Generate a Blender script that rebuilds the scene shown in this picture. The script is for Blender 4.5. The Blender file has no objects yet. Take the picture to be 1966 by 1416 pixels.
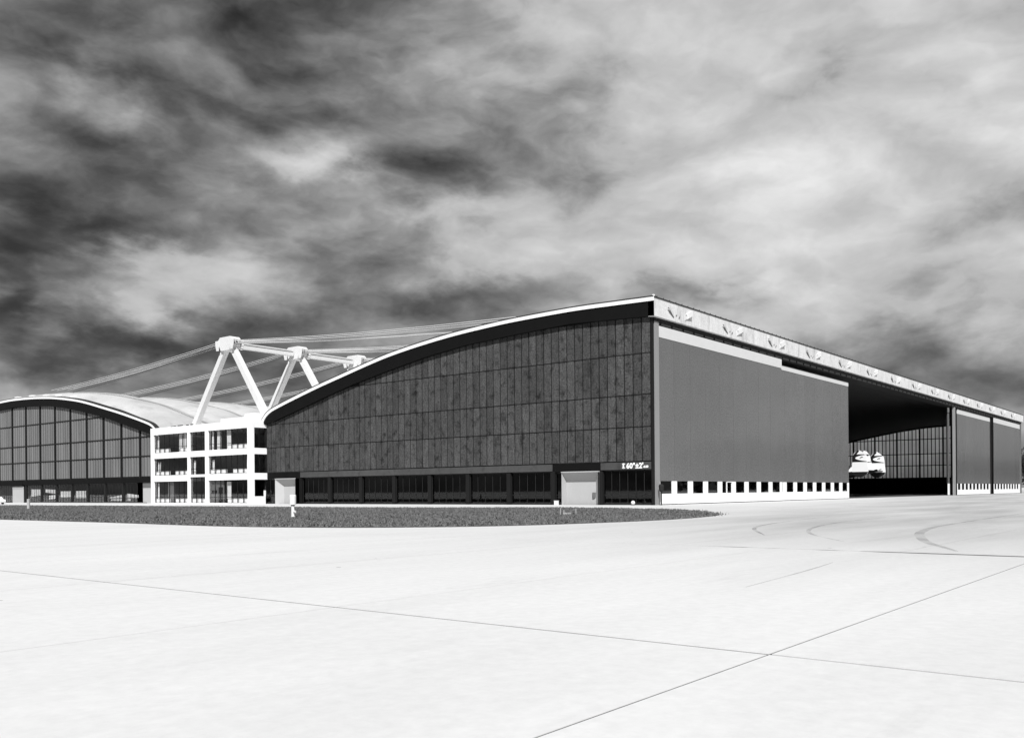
import bpy, math, random
import numpy as np
from mathutils import Matrix, Vector
random.seed(7); rng = np.random.default_rng(7)
sc = bpy.context.scene
C = sc.collection
R = math.radians

# ------------------------------------------------------------------ camera
AZ = 38.517                                   # compass of the view axis, degrees from +X
cd = bpy.data.cameras.new('camera'); cam = bpy.data.objects.new('camera', cd); C.objects.link(cam)
cd.sensor_width = 36; cd.lens = 36*1764/1966; cd.shift_y = 235/1966
cd.clip_start = 0.1; cd.clip_end = 6000
cam.matrix_world = Matrix.Translation((-92.77, -53.04, 1.7)) @ (Matrix.Rotation(R(AZ-90), 4, 'Z') @ Matrix.Rotation(R(90), 4, 'X') @ Matrix.Rotation(R(-0.441), 4, 'Z'))
sc.camera = cam

# ------------------------------------------------------------------ sun, exposure
SUN = Vector((-0.62, -0.52, 0.74)).normalized()
sl = bpy.data.lights.new('sun', 'SUN'); sl.energy = 4.4; sl.angle = R(0.55); sl.color = (1, 1, 1)
so = bpy.data.objects.new('sun', sl); C.objects.link(so)
so.rotation_euler = SUN.to_track_quat('Z', 'Y').to_euler(); so.location = (-200, -170, 240)
sc.view_settings.view_transform = 'Standard'; sc.view_settings.look = 'None'
sc.view_settings.gamma = 1; sc.view_settings.exposure = 0.35
sc.view_settings.use_curve_mapping = False

# ------------------------------------------------------------------ world: broken storm cloud over a Nishita sky, black-and-white film
w = bpy.data.worlds.new('World'); sc.world = w; w.use_nodes = True
nt = w.node_tree; nt.nodes.clear(); N = nt.nodes; L = nt.links
def nd(t, **k):
    n = N.new(t)
    for a, b in k.items(): setattr(n, a, b)
    return n
def mth(op, a, b=None, c=None, clamp=False):
    n = nd('ShaderNodeMath', operation=op); n.use_clamp = clamp
    for i, v in enumerate((a, b, c)):
        if v is None: continue
        if isinstance(v, (int, float)): n.inputs[i].default_value = v
        else: L.new(v, n.inputs[i])
    return n.outputs[0]
geo = nd('ShaderNodeNewGeometry')
tc = nd('ShaderNodeTexCoord')
sep = nd('ShaderNodeSeparateXYZ'); L.new(tc.outputs['Generated'], sep.inputs[0])
dx, dy, dz = sep.outputs
def wnoise(vec, scale, detail, rough, dist=0.0):
    n = nd('ShaderNodeTexNoise'); n.inputs['Scale'].default_value = scale; n.inputs['Detail'].default_value = detail
    n.inputs['Roughness'].default_value = rough; n.inputs['Distortion'].default_value = dist
    L.new(vec, n.inputs['Vector']); return n
up = mth('ADD', mth('ABSOLUTE', dz), 0.30)
pv = nd('ShaderNodeCombineXYZ'); L.new(mth('DIVIDE', dx, up), pv.inputs[0]); L.new(mth('DIVIDE', dy, up), pv.inputs[1])
warp = wnoise(pv.outputs[0], 3.4, 6, 0.58)
ws = nd('ShaderNodeSeparateColor'); L.new(warp.outputs['Color'], ws.inputs[0])
az = mth('MULTIPLY', mth('ARCTAN2', dy, dx), 57.2958)
el = mth('MULTIPLY', mth('ARCSINE', dz), 57.2958)
azw = mth('ADD', az, mth('MULTIPLY', mth('SUBTRACT', ws.outputs[0], 0.5), 13.0))
elw = mth('ADD', el, mth('MULTIPLY', mth('SUBTRACT', ws.outputs[1], 0.5), 7.0))
CLOUDS = [(63.6, 24.5, 5.3, 1.3, -0.16), (56.6, 24.0, 3.9, 2.0, -0.1), (61.5, 22.3, 3.0, 1.3, 0.28), (64.2, 19.3, 3.2, 1.2, -0.16), (59.5, 19.2, 2.6, 1.1, -0.1),
 (51.8, 22.5, 6.3, 0.9, -0.12), (50.9, 19.1, 3.4, 0.8, 0.40), (44.3, 18.4, 4.9, 1.1, -0.24), (67.0, 15.3, 2.8, 1.6, -0.2), (61.8, 14.4, 4.2, 0.8, -0.2),
 (60.4, 10.5, 3.2, 1.3, 0.42), (57.0, 13.0, 4.5, 1.0, 0.24), (67.6, 10.7, 1.5, 2.2, -0.22), (61.0, 7.9, 8.8, 0.9, -0.22), (51.9, 9.9, 7.2, 1.0, -0.2),
 (41.1, 11.8, 6.2, 1.0, -0.2), (37.0, 14.6, 9.5, 2.4, 0.24), (18.0, 19.0, 18.0, 10.5, 0.45), (32.3, 22.5, 2.9, 1.6, -0.16), (26.1, 11.9, 4.3, 0.6, -0.14),
 (15.8, 7.4, 7.3, 1.8, -0.2), (11.0, 5.1, 3.9, 1.4, -0.12), (18.5, 23.5, 3.4, 0.6, -0.1), (30.0, 26.4, 7.5, 2.4, 0.22), (51.5, 25.1, 1.9, 1.3, -0.1), (58.8, 5.7, 5.9, 0.8, 0.06)]
acc = None
for a, e, wa, we, amp in CLOUDS:
    u = mth('DIVIDE', mth('SUBTRACT', azw, a), wa*1.05); v = mth('DIVIDE', mth('SUBTRACT', elw, e), we*1.15)
    g = mth('EXPONENT', mth('MULTIPLY', mth('ADD', mth('MULTIPLY', u, u), mth('MULTIPLY', v, v)), -1.0))
    acc = mth('MULTIPLY', g, amp) if acc is None else mth('MULTIPLY_ADD', g, amp, acc)
# billows: noise on the sphere, flattened, warped by itself; relief from the difference with the same noise a little higher
sv = nd('ShaderNodeCombineXYZ'); L.new(dx, sv.inputs[0]); L.new(dy, sv.inputs[1]); L.new(mth('MULTIPLY', dz, 2.1), sv.inputs[2])
wv = wnoise(sv.outputs[0], 5.0, 5, 0.55)
wsub = nd('ShaderNodeVectorMath', operation='SUBTRACT'); L.new(wv.outputs['Color'], wsub.inputs[0]); wsub.inputs[1].default_value = (0.5, 0.5, 0.5)
wmul = nd('ShaderNodeVectorMath', operation='SCALE'); L.new(wsub.outputs[0], wmul.inputs[0]); wmul.inputs['Scale'].default_value = 0.13
q1 = nd('ShaderNodeVectorMath', operation='ADD'); L.new(sv.outputs[0], q1.inputs[0]); L.new(wmul.outputs[0], q1.inputs[1])
q2 = nd('ShaderNodeVectorMath', operation='ADD'); L.new(q1.outputs[0], q2.inputs[0]); q2.inputs[1].default_value = (0.012, -0.012, 0.05)
n1 = wnoise(q1.outputs[0], 6.5, 8, 0.50); n1b = wnoise(q2.outputs[0], 6.5, 8, 0.50); n2 = wnoise(q1.outputs[0], 21.0, 7, 0.58)
V = mth('ADD', acc, 0.47)
V = mth('MULTIPLY_ADD', mth('SUBTRACT', n1.outputs['Fac'], 0.5), 0.55, V)
V = mth('MULTIPLY_ADD', mth('SUBTRACT', n1b.outputs['Fac'], n1.outputs['Fac']), -0.60, V)
V = mth('MULTIPLY_ADD', mth('SUBTRACT', n2.outputs['Fac'], 0.5), 0.20, V)
V = mth('MULTIPLY_ADD', mth('MAXIMUM', mth('SUBTRACT', V, 0.72), 0.0), -0.48, V)
V = mth('MINIMUM', mth('MAXIMUM', V, 0.14), 0.97)
cl = mth('MULTIPLY', mth('POWER', V, 2.25), 0.80)
sky = nd('ShaderNodeTexSky', sky_type='NISHITA'); sky.sun_disc = False
sky.sun_elevation = math.asin(SUN.z); sky.sun_rotation = math.atan2(SUN.x, SUN.y)
bw = nd('ShaderNodeRGBToBW'); L.new(sky.outputs[0], bw.inputs[0])
tot = mth('ADD', mth('MULTIPLY', cl, 9.2), mth('MULTIPLY', bw.outputs[0], 0.06))
bg = nd('ShaderNodeBackground'); bg.inputs['Strength'].default_value = 0.1
L.new(tot, bg.inputs['Color'])
wo = nd('ShaderNodeOutputWorld'); L.new(bg.outputs[0], wo.inputs['Surface'])

# ------------------------------------------------------------------ materials
MATS = {}
def mat(name, v, rough=0.7, var=0.0, scale=1.0, stretch=(1, 1, 1), fine=0.0, rnd=0.0, spec=0.3, bump=0.0, metal=0.0, stain=None, trans=0.0, coat=0.0):
    """Grey procedural material: base tone v, blotches (var) at scale, fine grain, per-object tone change rnd."""
    m = bpy.data.materials.new(name); m.use_nodes = True; MATS[name] = m
    t = m.node_tree; n = t.nodes; l = t.links; n.clear()
    out = n.new('ShaderNodeOutputMaterial'); b = n.new('ShaderNodeBsdfPrincipled')
    b.inputs['Roughness'].default_value = rough; b.inputs['Specular IOR Level'].default_value = spec; b.inputs['Metallic'].default_value = metal
    if coat: b.inputs['Coat Weight'].default_value = coat; b.inputs['Coat Roughness'].default_value = 0.06
    def M(op, a, c, d=None, clamp=False):
        k = n.new('ShaderNodeMath'); k.operation = op; k.use_clamp = clamp
        for i, x in enumerate((a, c, d)):
            if x is None: continue
            if isinstance(x, (int, float)): k.inputs[i].default_value = x
            else: l.new(x, k.inputs[i])
        return k.outputs[0]
    g = n.new('ShaderNodeNewGeometry'); mp = n.new('ShaderNodeMapping'); mp.inputs['Scale'].default_value = stretch
    l.new(g.outputs['Position'], mp.inputs['Vector'])
    def nz(vec, s, d=6, r=0.6):
        k = n.new('ShaderNodeTexNoise'); k.inputs['Scale'].default_value = s; k.inputs['Detail'].default_value = d; k.inputs['Roughness'].default_value = r
        l.new(vec, k.inputs['Vector']); return k.outputs['Fac']
    f = None
    def mul(f, x): return x if f is None else M('MULTIPLY', f, x)
    if var: f = mul(f, M('MULTIPLY_ADD', M('SUBTRACT', nz(mp.outputs[0], scale), 0.5), 2*var, 1.0))
    if fine: f = mul(f, M('MULTIPLY_ADD', M('SUBTRACT', nz(g.outputs['Position'], 5.0, 4, 0.7), 0.5), 2*fine, 1.0))
    if rnd:
        oi = n.new('ShaderNodeObjectInfo'); f = mul(f, M('MULTIPLY_ADD', M('SUBTRACT', oi.outputs['Random'], 0.5), 2*rnd, 1.0))
    if stain:                                           # darker blotches with a shape of their own: (scale, threshold, strength, stretch)
        m2 = n.new('ShaderNodeMapping'); m2.inputs['Scale'].default_value = stain[3]; l.new(g.outputs['Position'], m2.inputs['Vector'])
        s = nz(m2.outputs[0], stain[0], 8, 0.65); rr = n.new('ShaderNodeMapRange'); l.new(s, rr.inputs['Value'])
        rr.inputs['From Min'].default_value = stain[1]; rr.inputs['From Max'].default_value = stain[1]+0.16
        rr.inputs['To Min'].default_value = 1.0; rr.inputs['To Max'].default_value = 1-stain[2]
        f = mul(f, rr.outputs[0])
    if f is not None:
        col = M('MULTIPLY', f, v, None, True); l.new(col, b.inputs['Base Color'])
    else: b.inputs['Base Color'].default_value = (v, v, v, 1)
    if bump:
        bp = n.new('ShaderNodeBump'); bp.inputs['Strength'].default_value = bump; bp.inputs['Distance'].default_value = 0.05
        l.new(nz(g.outputs['Position'], 6.0, 5), bp.inputs['Height']); l.new(bp.outputs[0], b.inputs['Normal'])
    sh = b.outputs[0]
    if trans:
        tr = n.new('ShaderNodeBsdfTranslucent')
        if f is not None: l.new(col, tr.inputs['Color'])
        else: tr.inputs['Color'].default_value = (v, v, v, 1)
        mx = n.new('ShaderNodeMixShader'); mx.inputs[0].default_value = trans; l.new(sh, mx.inputs[1]); l.new(tr.outputs[0], mx.inputs[2]); sh = mx.outputs[0]
    l.new(sh, out.inputs['Surface'])
    return m
def glass(name, tint, rough=0.02):
    m = bpy.data.materials.new(name); m.use_nodes = True; MATS[name] = m
    t = m.node_tree; n = t.nodes; l = t.links; n.clear()
    out = n.new('ShaderNodeOutputMaterial'); a = n.new('ShaderNodeBsdfTransparent'); a.inputs[0].default_value = (tint, tint, tint, 1)
    gl = n.new('ShaderNodeBsdfGlossy'); gl.inputs['Roughness'].default_value = rough
    fr = n.new('ShaderNodeFresnel'); gg = n.new('ShaderNodeNewGeometry'); io = n.new('ShaderNodeMath'); io.operation = 'MULTIPLY_ADD'
    l.new(gg.outputs['Backfacing'], io.inputs[0]); io.inputs[1].default_value = 1/1.5-1.5; io.inputs[2].default_value = 1.5; l.new(io.outputs[0], fr.inputs[0])
    mx = n.new('ShaderNodeMixShader'); l.new(fr.outputs[0], mx.inputs[0]); l.new(a.outputs[0], mx.inputs[1]); l.new(gl.outputs[0], mx.inputs[2])
    l.new(mx.outputs[0], out.inputs['Surface'])
mat('concrete_apron', 0.645, 0.85, 0.09, 0.12, (0.35, 1.6, 1), 0.13, 0.008, 0.2, stain=(0.5, 0.60, 0.13, (0.22, 1.5, 1)))
def wear():
    m = MATS['concrete_apron']; t = m.node_tree; n = t.nodes; l = t.links; b = [k for k in n if k.type == 'BSDF_PRINCIPLED'][0]
    src = b.inputs['Base Color'].links[0].from_socket
    g = n.new('ShaderNodeNewGeometry'); sp = n.new('ShaderNodeSeparateXYZ'); l.new(g.outputs['Position'], sp.inputs[0])
    def M(op, a, c, d=None):
        k = n.new('ShaderNodeMath'); k.operation = op
        for i, x in enumerate((a, c, d)):
            if x is None: continue
            if isinstance(x, (int, float)): k.inputs[i].default_value = x
            else: l.new(x, k.inputs[i])
        return k.outputs[0]
    z = n.new('ShaderNodeTexNoise'); z.inputs['Scale'].default_value = 0.09; z.inputs['Detail'].default_value = 8; z.inputs['Roughness'].default_value = 0.6
    mp = n.new('ShaderNodeMapping'); mp.inputs['Scale'].default_value = (0.5, 2.2, 1); mp.inputs['Rotation'].default_value = (0, 0, R(-14)); l.new(g.outputs['Position'], mp.inputs['Vector']); l.new(mp.outputs[0], z.inputs['Vector'])
    # the taxi route from the open doors out over the apron: oil and rubber film
    d = M('ADD', M('MULTIPLY', M('ADD', sp.outputs[1], 36.0), 0.97), M('MULTIPLY', M('ADD', sp.outputs[0], 20.0), -0.17))
    q = M('EXPONENT', M('MULTIPLY', M('POWER', M('ABSOLUTE', M('DIVIDE', d, 15.0), 0), 2.0), -1.0), 0)
    fx = n.new('ShaderNodeMapRange'); fx.interpolation_type = 'SMOOTHSTEP'; l.new(sp.outputs[0], fx.inputs['Value']); fx.inputs['From Min'].default_value = -80; fx.inputs['From Max'].default_value = -45
    k = M('MULTIPLY', M('MULTIPLY', q, fx.outputs[0]), M('MULTIPLY_ADD', z.outputs['Fac'], 1.3, -0.1))
    vo = n.new('ShaderNodeTexVoronoi'); vo.inputs['Scale'].default_value = 0.55; l.new(g.outputs['Position'], vo.inputs['Vector'])
    vc = n.new('ShaderNodeSeparateColor'); l.new(vo.outputs['Color'], vc.inputs[0])
    sp_ = M('MULTIPLY', M('LESS_THAN', vo.outputs['Distance'], M('MULTIPLY', vc.outputs[1], 0.045)), M('GREATER_THAN', vc.outputs[0], 0.45))
    kk = M('MULTIPLY', M('MULTIPLY_ADD', k, -0.6, 1.0), M('MULTIPLY_ADD', sp_, -0.55, 1.0))
    z2 = n.new('ShaderNodeTexNoise'); z2.inputs['Scale'].default_value = 0.35; z2.inputs['Detail'].default_value = 9; z2.inputs['Roughness'].default_value = 0.65; mq = n.new('ShaderNodeMapping'); mq.inputs['Scale'].default_value = (0.3, 1.6, 1); mq.inputs['Rotation'].default_value = (0, 0, R(35)); l.new(g.outputs['Position'], mq.inputs['Vector']); l.new(mq.outputs[0], z2.inputs['Vector'])
    kk = M('MULTIPLY', kk, M('MULTIPLY_ADD', z2.outputs['Fac'], -0.22, 1.11))
    l.new(M('MULTIPLY', src, kk), b.inputs['Base Color'])
wear()
mat('joint', 0.11, 0.9, 0.98, 0.5, (1, 1, 1), 0.4)
mat('tyre', 0.28, 0.9, 0.2, 1.0)
mat('soil', 0.07, 0.95, 0.35, 0.35, (1, 1, 1), 0.25, bump=0.5)
mat('grass', 0.14, 0.8, 0.35, 0.3, (1, 1, 1), 0.3)
mat('gable_panel', 0.060, 0.7, 0.6, 1.1, (1, 1.6, 0.6), 1.5, 0.22, 0.12, stain=(0.75, 0.52, 0.7, (1, 1, 1)))
mat('strip_panel', 0.06, 0.6, 0.3, 0.8, (1, 1, 1), 0.25, 0.1, stain=(1.0, 0.55, 0.4, (1, 1, 1)))
mat('ribbed_panel', 0.19, 0.5, 0.25, 0.3, (1, 1, 0.3), 0.18, 0.14, trans=0.25)
mat('far_panel', 0.85, 0.5, 0.15, 0.4, (1, 1, 1), 0.15, 0.10, trans=0.8)
mat('black_board', 0.0045, 0.8, 0.3, 0.5, fine=0.2, spec=0.12)
mat('dark_steel', 0.009, 0.6, 0.2, 1.0, spec=0.2)
mat('grey_steel', 0.12, 0.5, 0.2, 0.8, fine=0.1)
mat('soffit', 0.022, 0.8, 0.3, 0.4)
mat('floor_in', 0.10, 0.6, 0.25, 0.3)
mat('door_grey', 0.13, 0.22, 0.12, 0.35, (1, 1, 0.6), 0.7, 0.05, 0.5, stain=(0.9, 0.62, 0.15, (1, 1, 0.4)), coat=0.45)
mat('jamb_grey', 0.24, 0.6, 0.1, 0.6, (1, 1, 0.4), 0.08)
mat('white_paint', 0.82, 0.5, 0.03, 0.8, fine=0.03)
mat('band_white', 0.58, 0.5, 0.06, 0.6, fine=0.05)
mat('white_render', 0.84, 0.75, 0.04, 0.5, (1, 1, 0.4), 0.02)
mat('beam_concrete', 0.60, 0.8, 0.25, 0.55, (1, 1, 0.5), 0.35, stain=(0.7, 0.52, 0.3, (1.6, 1, 0.5)))
mat('pylon_concrete', 0.62, 0.75, 0.08, 0.8, fine=0.05)
mat('roof_felt', 0.46, 0.8, 0.35, 0.16, (0.6, 1, 1), 0.06, stain=(0.22, 0.55, 0.3, (1.6, 0.5, 1)))
mat('cable', 0.6, 0.5)
mat('cable_dark', 0.12, 0.5)
mat('pale_door', 0.40, 0.7, 0.08, 0.7, fine=0.07)
mat('pale_hood', 0.34, 0.7, 0.08, 0.7, fine=0.07)
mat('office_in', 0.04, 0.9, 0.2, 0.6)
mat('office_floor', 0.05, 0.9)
mat('curtain', 0.80, 0.9, 0.05, 2.0, trans=0.2)
mat('sill_white', 0.82, 0.6)
mat('letter_white', 0.85, 0.7)
mat('fin_paint_and_shade', 0.012, 0.4)  # dark fin livery, and the shade painted on the tail's undersides
mat('plane_white', 0.78, 0.35)
mat('plane_metal', 0.35, 0.3, metal=0.4)
mat('rubber', 0.015, 0.8)
mat('bark', 0.03, 0.9, 0.3, 3.0)
mat('leaf', 0.032, 0.7, 0.4, 0.8)
mat('marker_white', 0.75, 0.6, 0.08, 4.0)
mat('stake', 0.42, 0.7)
mat('flashing', 0.03, 0.5)
glass('dark_glass', 0.35); glass('office_glass', 1.0); glass('door_glass', 0.30)

# ------------------------------------------------------------------ helpers
class MB:
    def __init__(s): s.v = []; s.f = []
    def add(s, vs, fs):
        o = len(s.v); s.v += [tuple(map(float, p)) for p in vs]; s.f += [tuple(i+o for i in f) for f in fs]; return s
    def box(s, x0, x1, y0, y1, z0, z1):
        return s.add([(x0,y0,z0),(x1,y0,z0),(x1,y1,z0),(x0,y1,z0),(x0,y0,z1),(x1,y0,z1),(x1,y1,z1),(x0,y1,z1)],
                     [(0,3,2,1),(4,5,6,7),(0,1,5,4),(1,2,6,5),(2,3,7,6),(3,0,4,7)])
    def prism_x(s, yz, x0, x1):                         # polygon in (y,z) extruded along x
        n = len(yz); return s.add([(x0,y,z) for y,z in yz]+[(x1,y,z) for y,z in yz], [tuple(range(n)), tuple(range(2*n-1,n-1,-1))]+[(i,i+n,(i+1)%n+n,(i+1)%n) for i in range(n)])
    def prism_y(s, xz, y0, y1):
        n = len(xz); return s.add([(x,y0,z) for x,z in xz]+[(x,y1,z) for x,z in xz], [tuple(range(n)), tuple(range(2*n-1,n-1,-1))]+[(i,i+n,(i+1)%n+n,(i+1)%n) for i in range(n)])
    def bar(s, p, q, a, b=None, up=(0,0,1)):             # rectangular bar from p to q, a wide, b deep
        b = a if b is None else b
        p, q = Vector(p), Vector(q); d = (q-p).normalized(); u = Vector(up)
        if abs(d.dot(u)) > 0.98: u = Vector((1,0,0))
        r = d.cross(u).normalized()*a/2; t = r.cross(d).normalized()*b/2
        vs = [p-r-t,p+r-t,p+r+t,p-r+t,q-r-t,q+r-t,q+r+t,q-r+t]
        return s.add(vs, [(0,3,2,1),(4,5,6,7),(0,1,5,4),(1,2,6,5),(2,3,7,6),(3,0,4,7)])
    def tube(s, pts, rad, k=8, cap=True):
        rings = []; n = len(pts); rad = rad if hasattr(rad, '__len__') else [rad]*n
        P = [Vector(p) for p in pts]; o = len(s.v)
        for i, p in enumerate(P):
            d = (P[min(i+1,n-1)]-P[max(i-1,0)]).normalized(); u = Vector((0,0,1)) if abs(d.z) < 0.95 else Vector((1,0,0))
            r = d.cross(u).normalized(); t = r.cross(d)
            for j in range(k):
                a = 2*math.pi*j/k; q = p+(r*math.cos(a)+t*math.sin(a))*rad[i]; s.v.append(tuple(q))
        for i in range(n-1):
            for j in range(k): s.f.append((o+i*k+j, o+i*k+(j+1)%k, o+(i+1)*k+(j+1)%k, o+(i+1)*k+j))
        if cap: s.f.append(tuple(o+j for j in range(k))[::-1]); s.f.append(tuple(o+(n-1)*k+j for j in range(k)))
        return s
    def build(s, name, m, parent=None, smooth=False):
        me = bpy.data.meshes.new(name); me.from_pydata(s.v, [], s.f); me.update()
        if smooth: me.polygons.foreach_set('use_smooth', [True]*len(me.polygons))
        me.materials.append(MATS[m]); o = bpy.data.objects.new(name, me); C.objects.link(o)
        if parent is not None: o.parent = parent
        return o
def box(name, m, parent, *a): return MB().box(*a).build(name, m, parent)
def tag(o, label=None, cat=None, group=None, kind=None):
    if label: o['label'] = label
    if cat: o['category'] = cat
    if group: o['group'] = group
    if kind: o['kind'] = kind
    return o
def thing(name, label, cat, loc=(0,0,0), group=None):
    o = bpy.data.objects.new(name, None); C.objects.link(o); o.location = loc; o.empty_display_size = 0.5
    return tag(o, label, cat, group)
def inst(src, name, parent, loc=(0,0,0)):                # another object on the same mesh data
    o = src.copy(); o.name = name; C.objects.link(o); o.parent = parent; o.location = loc; return o
def copy_tree(o, parent=None):
    c = o.copy(); C.objects.link(c); c.parent = parent
    for ch in list(o.children): copy_tree(ch, c)
    return c
def catmull(pts, n=6):
    p = [pts[0]]+list(pts)+[pts[-1]]; out = []
    for i in range(1, len(p)-2):
        for k in range(n):
            t = k/n; a, b, c, d = (np.array(q, float) for q in p[i-1:i+3])
            out.append(tuple(0.5*((2*b)+(c-a)*t+(2*a-5*b+4*c-d)*t*t+(-a+3*b-3*c+d)*t**3)))
    out.append(tuple(pts[-1])); return out

# ------------------------------------------------------------------ ground: apron slabs, lawn
SX0, SX1, SY0, SY1 = -116.6, -1.4, -69.4, 65.6           # field of slabs built one by one
gm = MB(); BIG = 4500
for a in ((-BIG, SX0, -BIG, BIG), (SX1, BIG, -BIG, BIG), (SX0, SX1, -BIG, SY0), (SX0, SX1, SY1, BIG)):
    gm.add([(a[0],a[2],0),(a[1],a[2],0),(a[1],a[3],0),(a[0],a[3],0)], [(0,1,2,3)])
apron = tag(gm.build('apron', 'concrete_apron'), kind='structure')
sub = tag(MB().add([(SX0-1,SY0-1,-0.007),(SX1+1,SY0-1,-0.007),(SX1+1,SY1+1,-0.007),(SX0-1,SY1+1,-0.007)], [(0,1,2,3)]).build('joint_bed', 'joint'), kind='structure')
sw, sl_ = 6.75, 16.45
proto = {}
GAP = 0.032
for i in range(7):
    x0 = SX0+i*sl_; shift = 0 if x0 < -68 or i % 2 == 0 else 3.35
    ys = np.arange(SY0+shift-6.75+(-49.2-SY0) % 6.75, SY1+0.01, sw)
    for y0 in ys:
        a, b = max(y0, SY0), min(y0+sw, SY1)
        if b-a < 0.3: continue
        if x0 > -60 and x0+sl_ < -24 and a > -12: continue   # under the lawn
        key = round(b-a, 2)
        if key not in proto:
            bx = MB().box(0.03, sl_-0.03, GAP/2, key-GAP/2, -0.2, 0.0); o = bx.build('slab', 'concrete_apron', apron); proto[key] = o
            o.location = (x0, a, random.uniform(-0.002, 0.002))
        else:
            o = inst(proto[key], 'slab', apron, (x0, a, random.uniform(-0.002, 0.002)))
tar = MB()                                              # old tar poured over the cross joint that has opened most
yy_ = np.arange(-56, -39.5, 0.5); vs = []
for y in yy_: a = 0.11+0.07*math.sin(y*0.9)+random.uniform(-0.05,0.05); a *= min(1, max(0.02, (-39.8-y)/7)); vs += [(-67.25-a, y, 0.005), (-67.25+a*0.8, y, 0.005)]
tag(tar.add(vs, [(2*i,2*i+1,2*i+3,2*i+2) for i in range(len(yy_)-1)]).build('tar_seam', 'joint'), kind='structure')
# tyre marks: worn rubber arcs left by tugs turning
def ribbon(name, pts, wd, label):
    c = catmull(pts, 8); m = MB(); vs = []
    for i, p in enumerate(c):
        q0 = np.array(c[max(i-1,0)]); q1 = np.array(c[min(i+1,len(c)-1)]); d = q1-q0; d /= np.hypot(*d); nrm = np.array((-d[1], d[0]))
        ww = wd*(0.25+0.75*math.sin(math.pi*min(max(i/(len(c)-1),0.04),0.96)))
        vs += [(p[0]+nrm[0]*ww/2, p[1]+nrm[1]*ww/2, 0.006), (p[0]-nrm[0]*ww/2, p[1]-nrm[1]*ww/2, 0.006)]
    m.add(vs, [(2*i, 2*i+1, 2*i+3, 2*i+2) for i in range(len(c)-1)])
    return tag(m.build(name, 'tyre'), kind='structure')
def tyre_mat():
    t = MATS['tyre'].node_tree; n = t.nodes; l = t.links; out = [k for k in n if k.type == 'OUTPUT_MATERIAL'][0]; b = [k for k in n if k.type == 'BSDF_PRINCIPLED'][0]
    tr = n.new('ShaderNodeBsdfTransparent'); mx = n.new('ShaderNodeMixShader'); g = n.new('ShaderNodeNewGeometry'); z = n.new('ShaderNodeTexNoise')
    z.inputs['Scale'].default_value = 0.4; z.inputs['Detail'].default_value = 4; l.new(g.outputs['Position'], z.inputs['Vector'])
    r = n.new('ShaderNodeMapRange'); r.inputs['From Min'].default_value = 0.35; r.inputs['From Max'].default_value = 0.75; r.inputs['To Min'].default_value = 0.05; r.inputs['To Max'].default_value = 0.5
    l.new(z.outputs['Fac'], r.inputs['Value']); l.new(r.outputs[0], mx.inputs[0]); l.new(tr.outputs[0], mx.inputs[1]); l.new(b.outputs[0], mx.inputs[2]); l.new(mx.outputs[0], out.inputs['Surface'])
tyre_mat()
ribbon('tyre_mark', [(-24.4,-41.7),(-38.7,-42.0),(-49.0,-42.4),(-54.5,-43.15),(-57.9,-43.95),(-61.9,-45.2),(-64.4,-46.3),(-66,-47.0)], 0.34, '')
for pts, wd in (([(-36,-33),(-47,-34.3),(-54,-36),(-60,-39)], 0.22), ([(-30,-36),(-44,-36.8),(-52,-38),(-58,-40),(-63,-43)], 0.2), ([(-77.7,-46.24),(-74,-45.9),(-71.5,-45.6)], 0.06)):
    ribbon('tyre_mark', pts, wd, '')

LAWN = catmull([(-64.9,150),(-64.7,60),(-64.6,15),(-64.4,2),(-64.8,-11),(-63.6,-17.3),(-60.9,-21.8),(-56.7,-24.9),(-49.6,-26.7),(-44.4,-27),(-38.5,-26.2),(-34.6,-24.9),(-31,-22.5),(-24.5,-17.6),(-20,-11),(-17.4,-3),(-18,6),(-21.5,16),(-22.8,42),(-23,66),(-25,110),(-26,150)], 5)
lawn_m = MB(); n = len(LAWN)
lawn_m.add([(x,y,-0.02) for x,y in LAWN]+[(x,y,0.035) for x,y in LAWN], [tuple(range(n,2*n))[::-1]]+[(i,(i+1)%n,(i+1)%n+n,i+n) for i in range(n)])
lawn = tag(lawn_m.build('lawn', 'soil'), kind='structure')
LP = np.array(LAWN)
def inside(px, py):
    r = np.zeros(len(px), bool); j = n-1
    for i in range(n):
        xi, yi = LP[i]; xj, yj = LP[j]
        c = ((yi > py) != (yj > py)) & (px < (xj-xi)*(py-yi)/(yj-yi+1e-12)+xi); r ^= c; j = i
    return r
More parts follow.
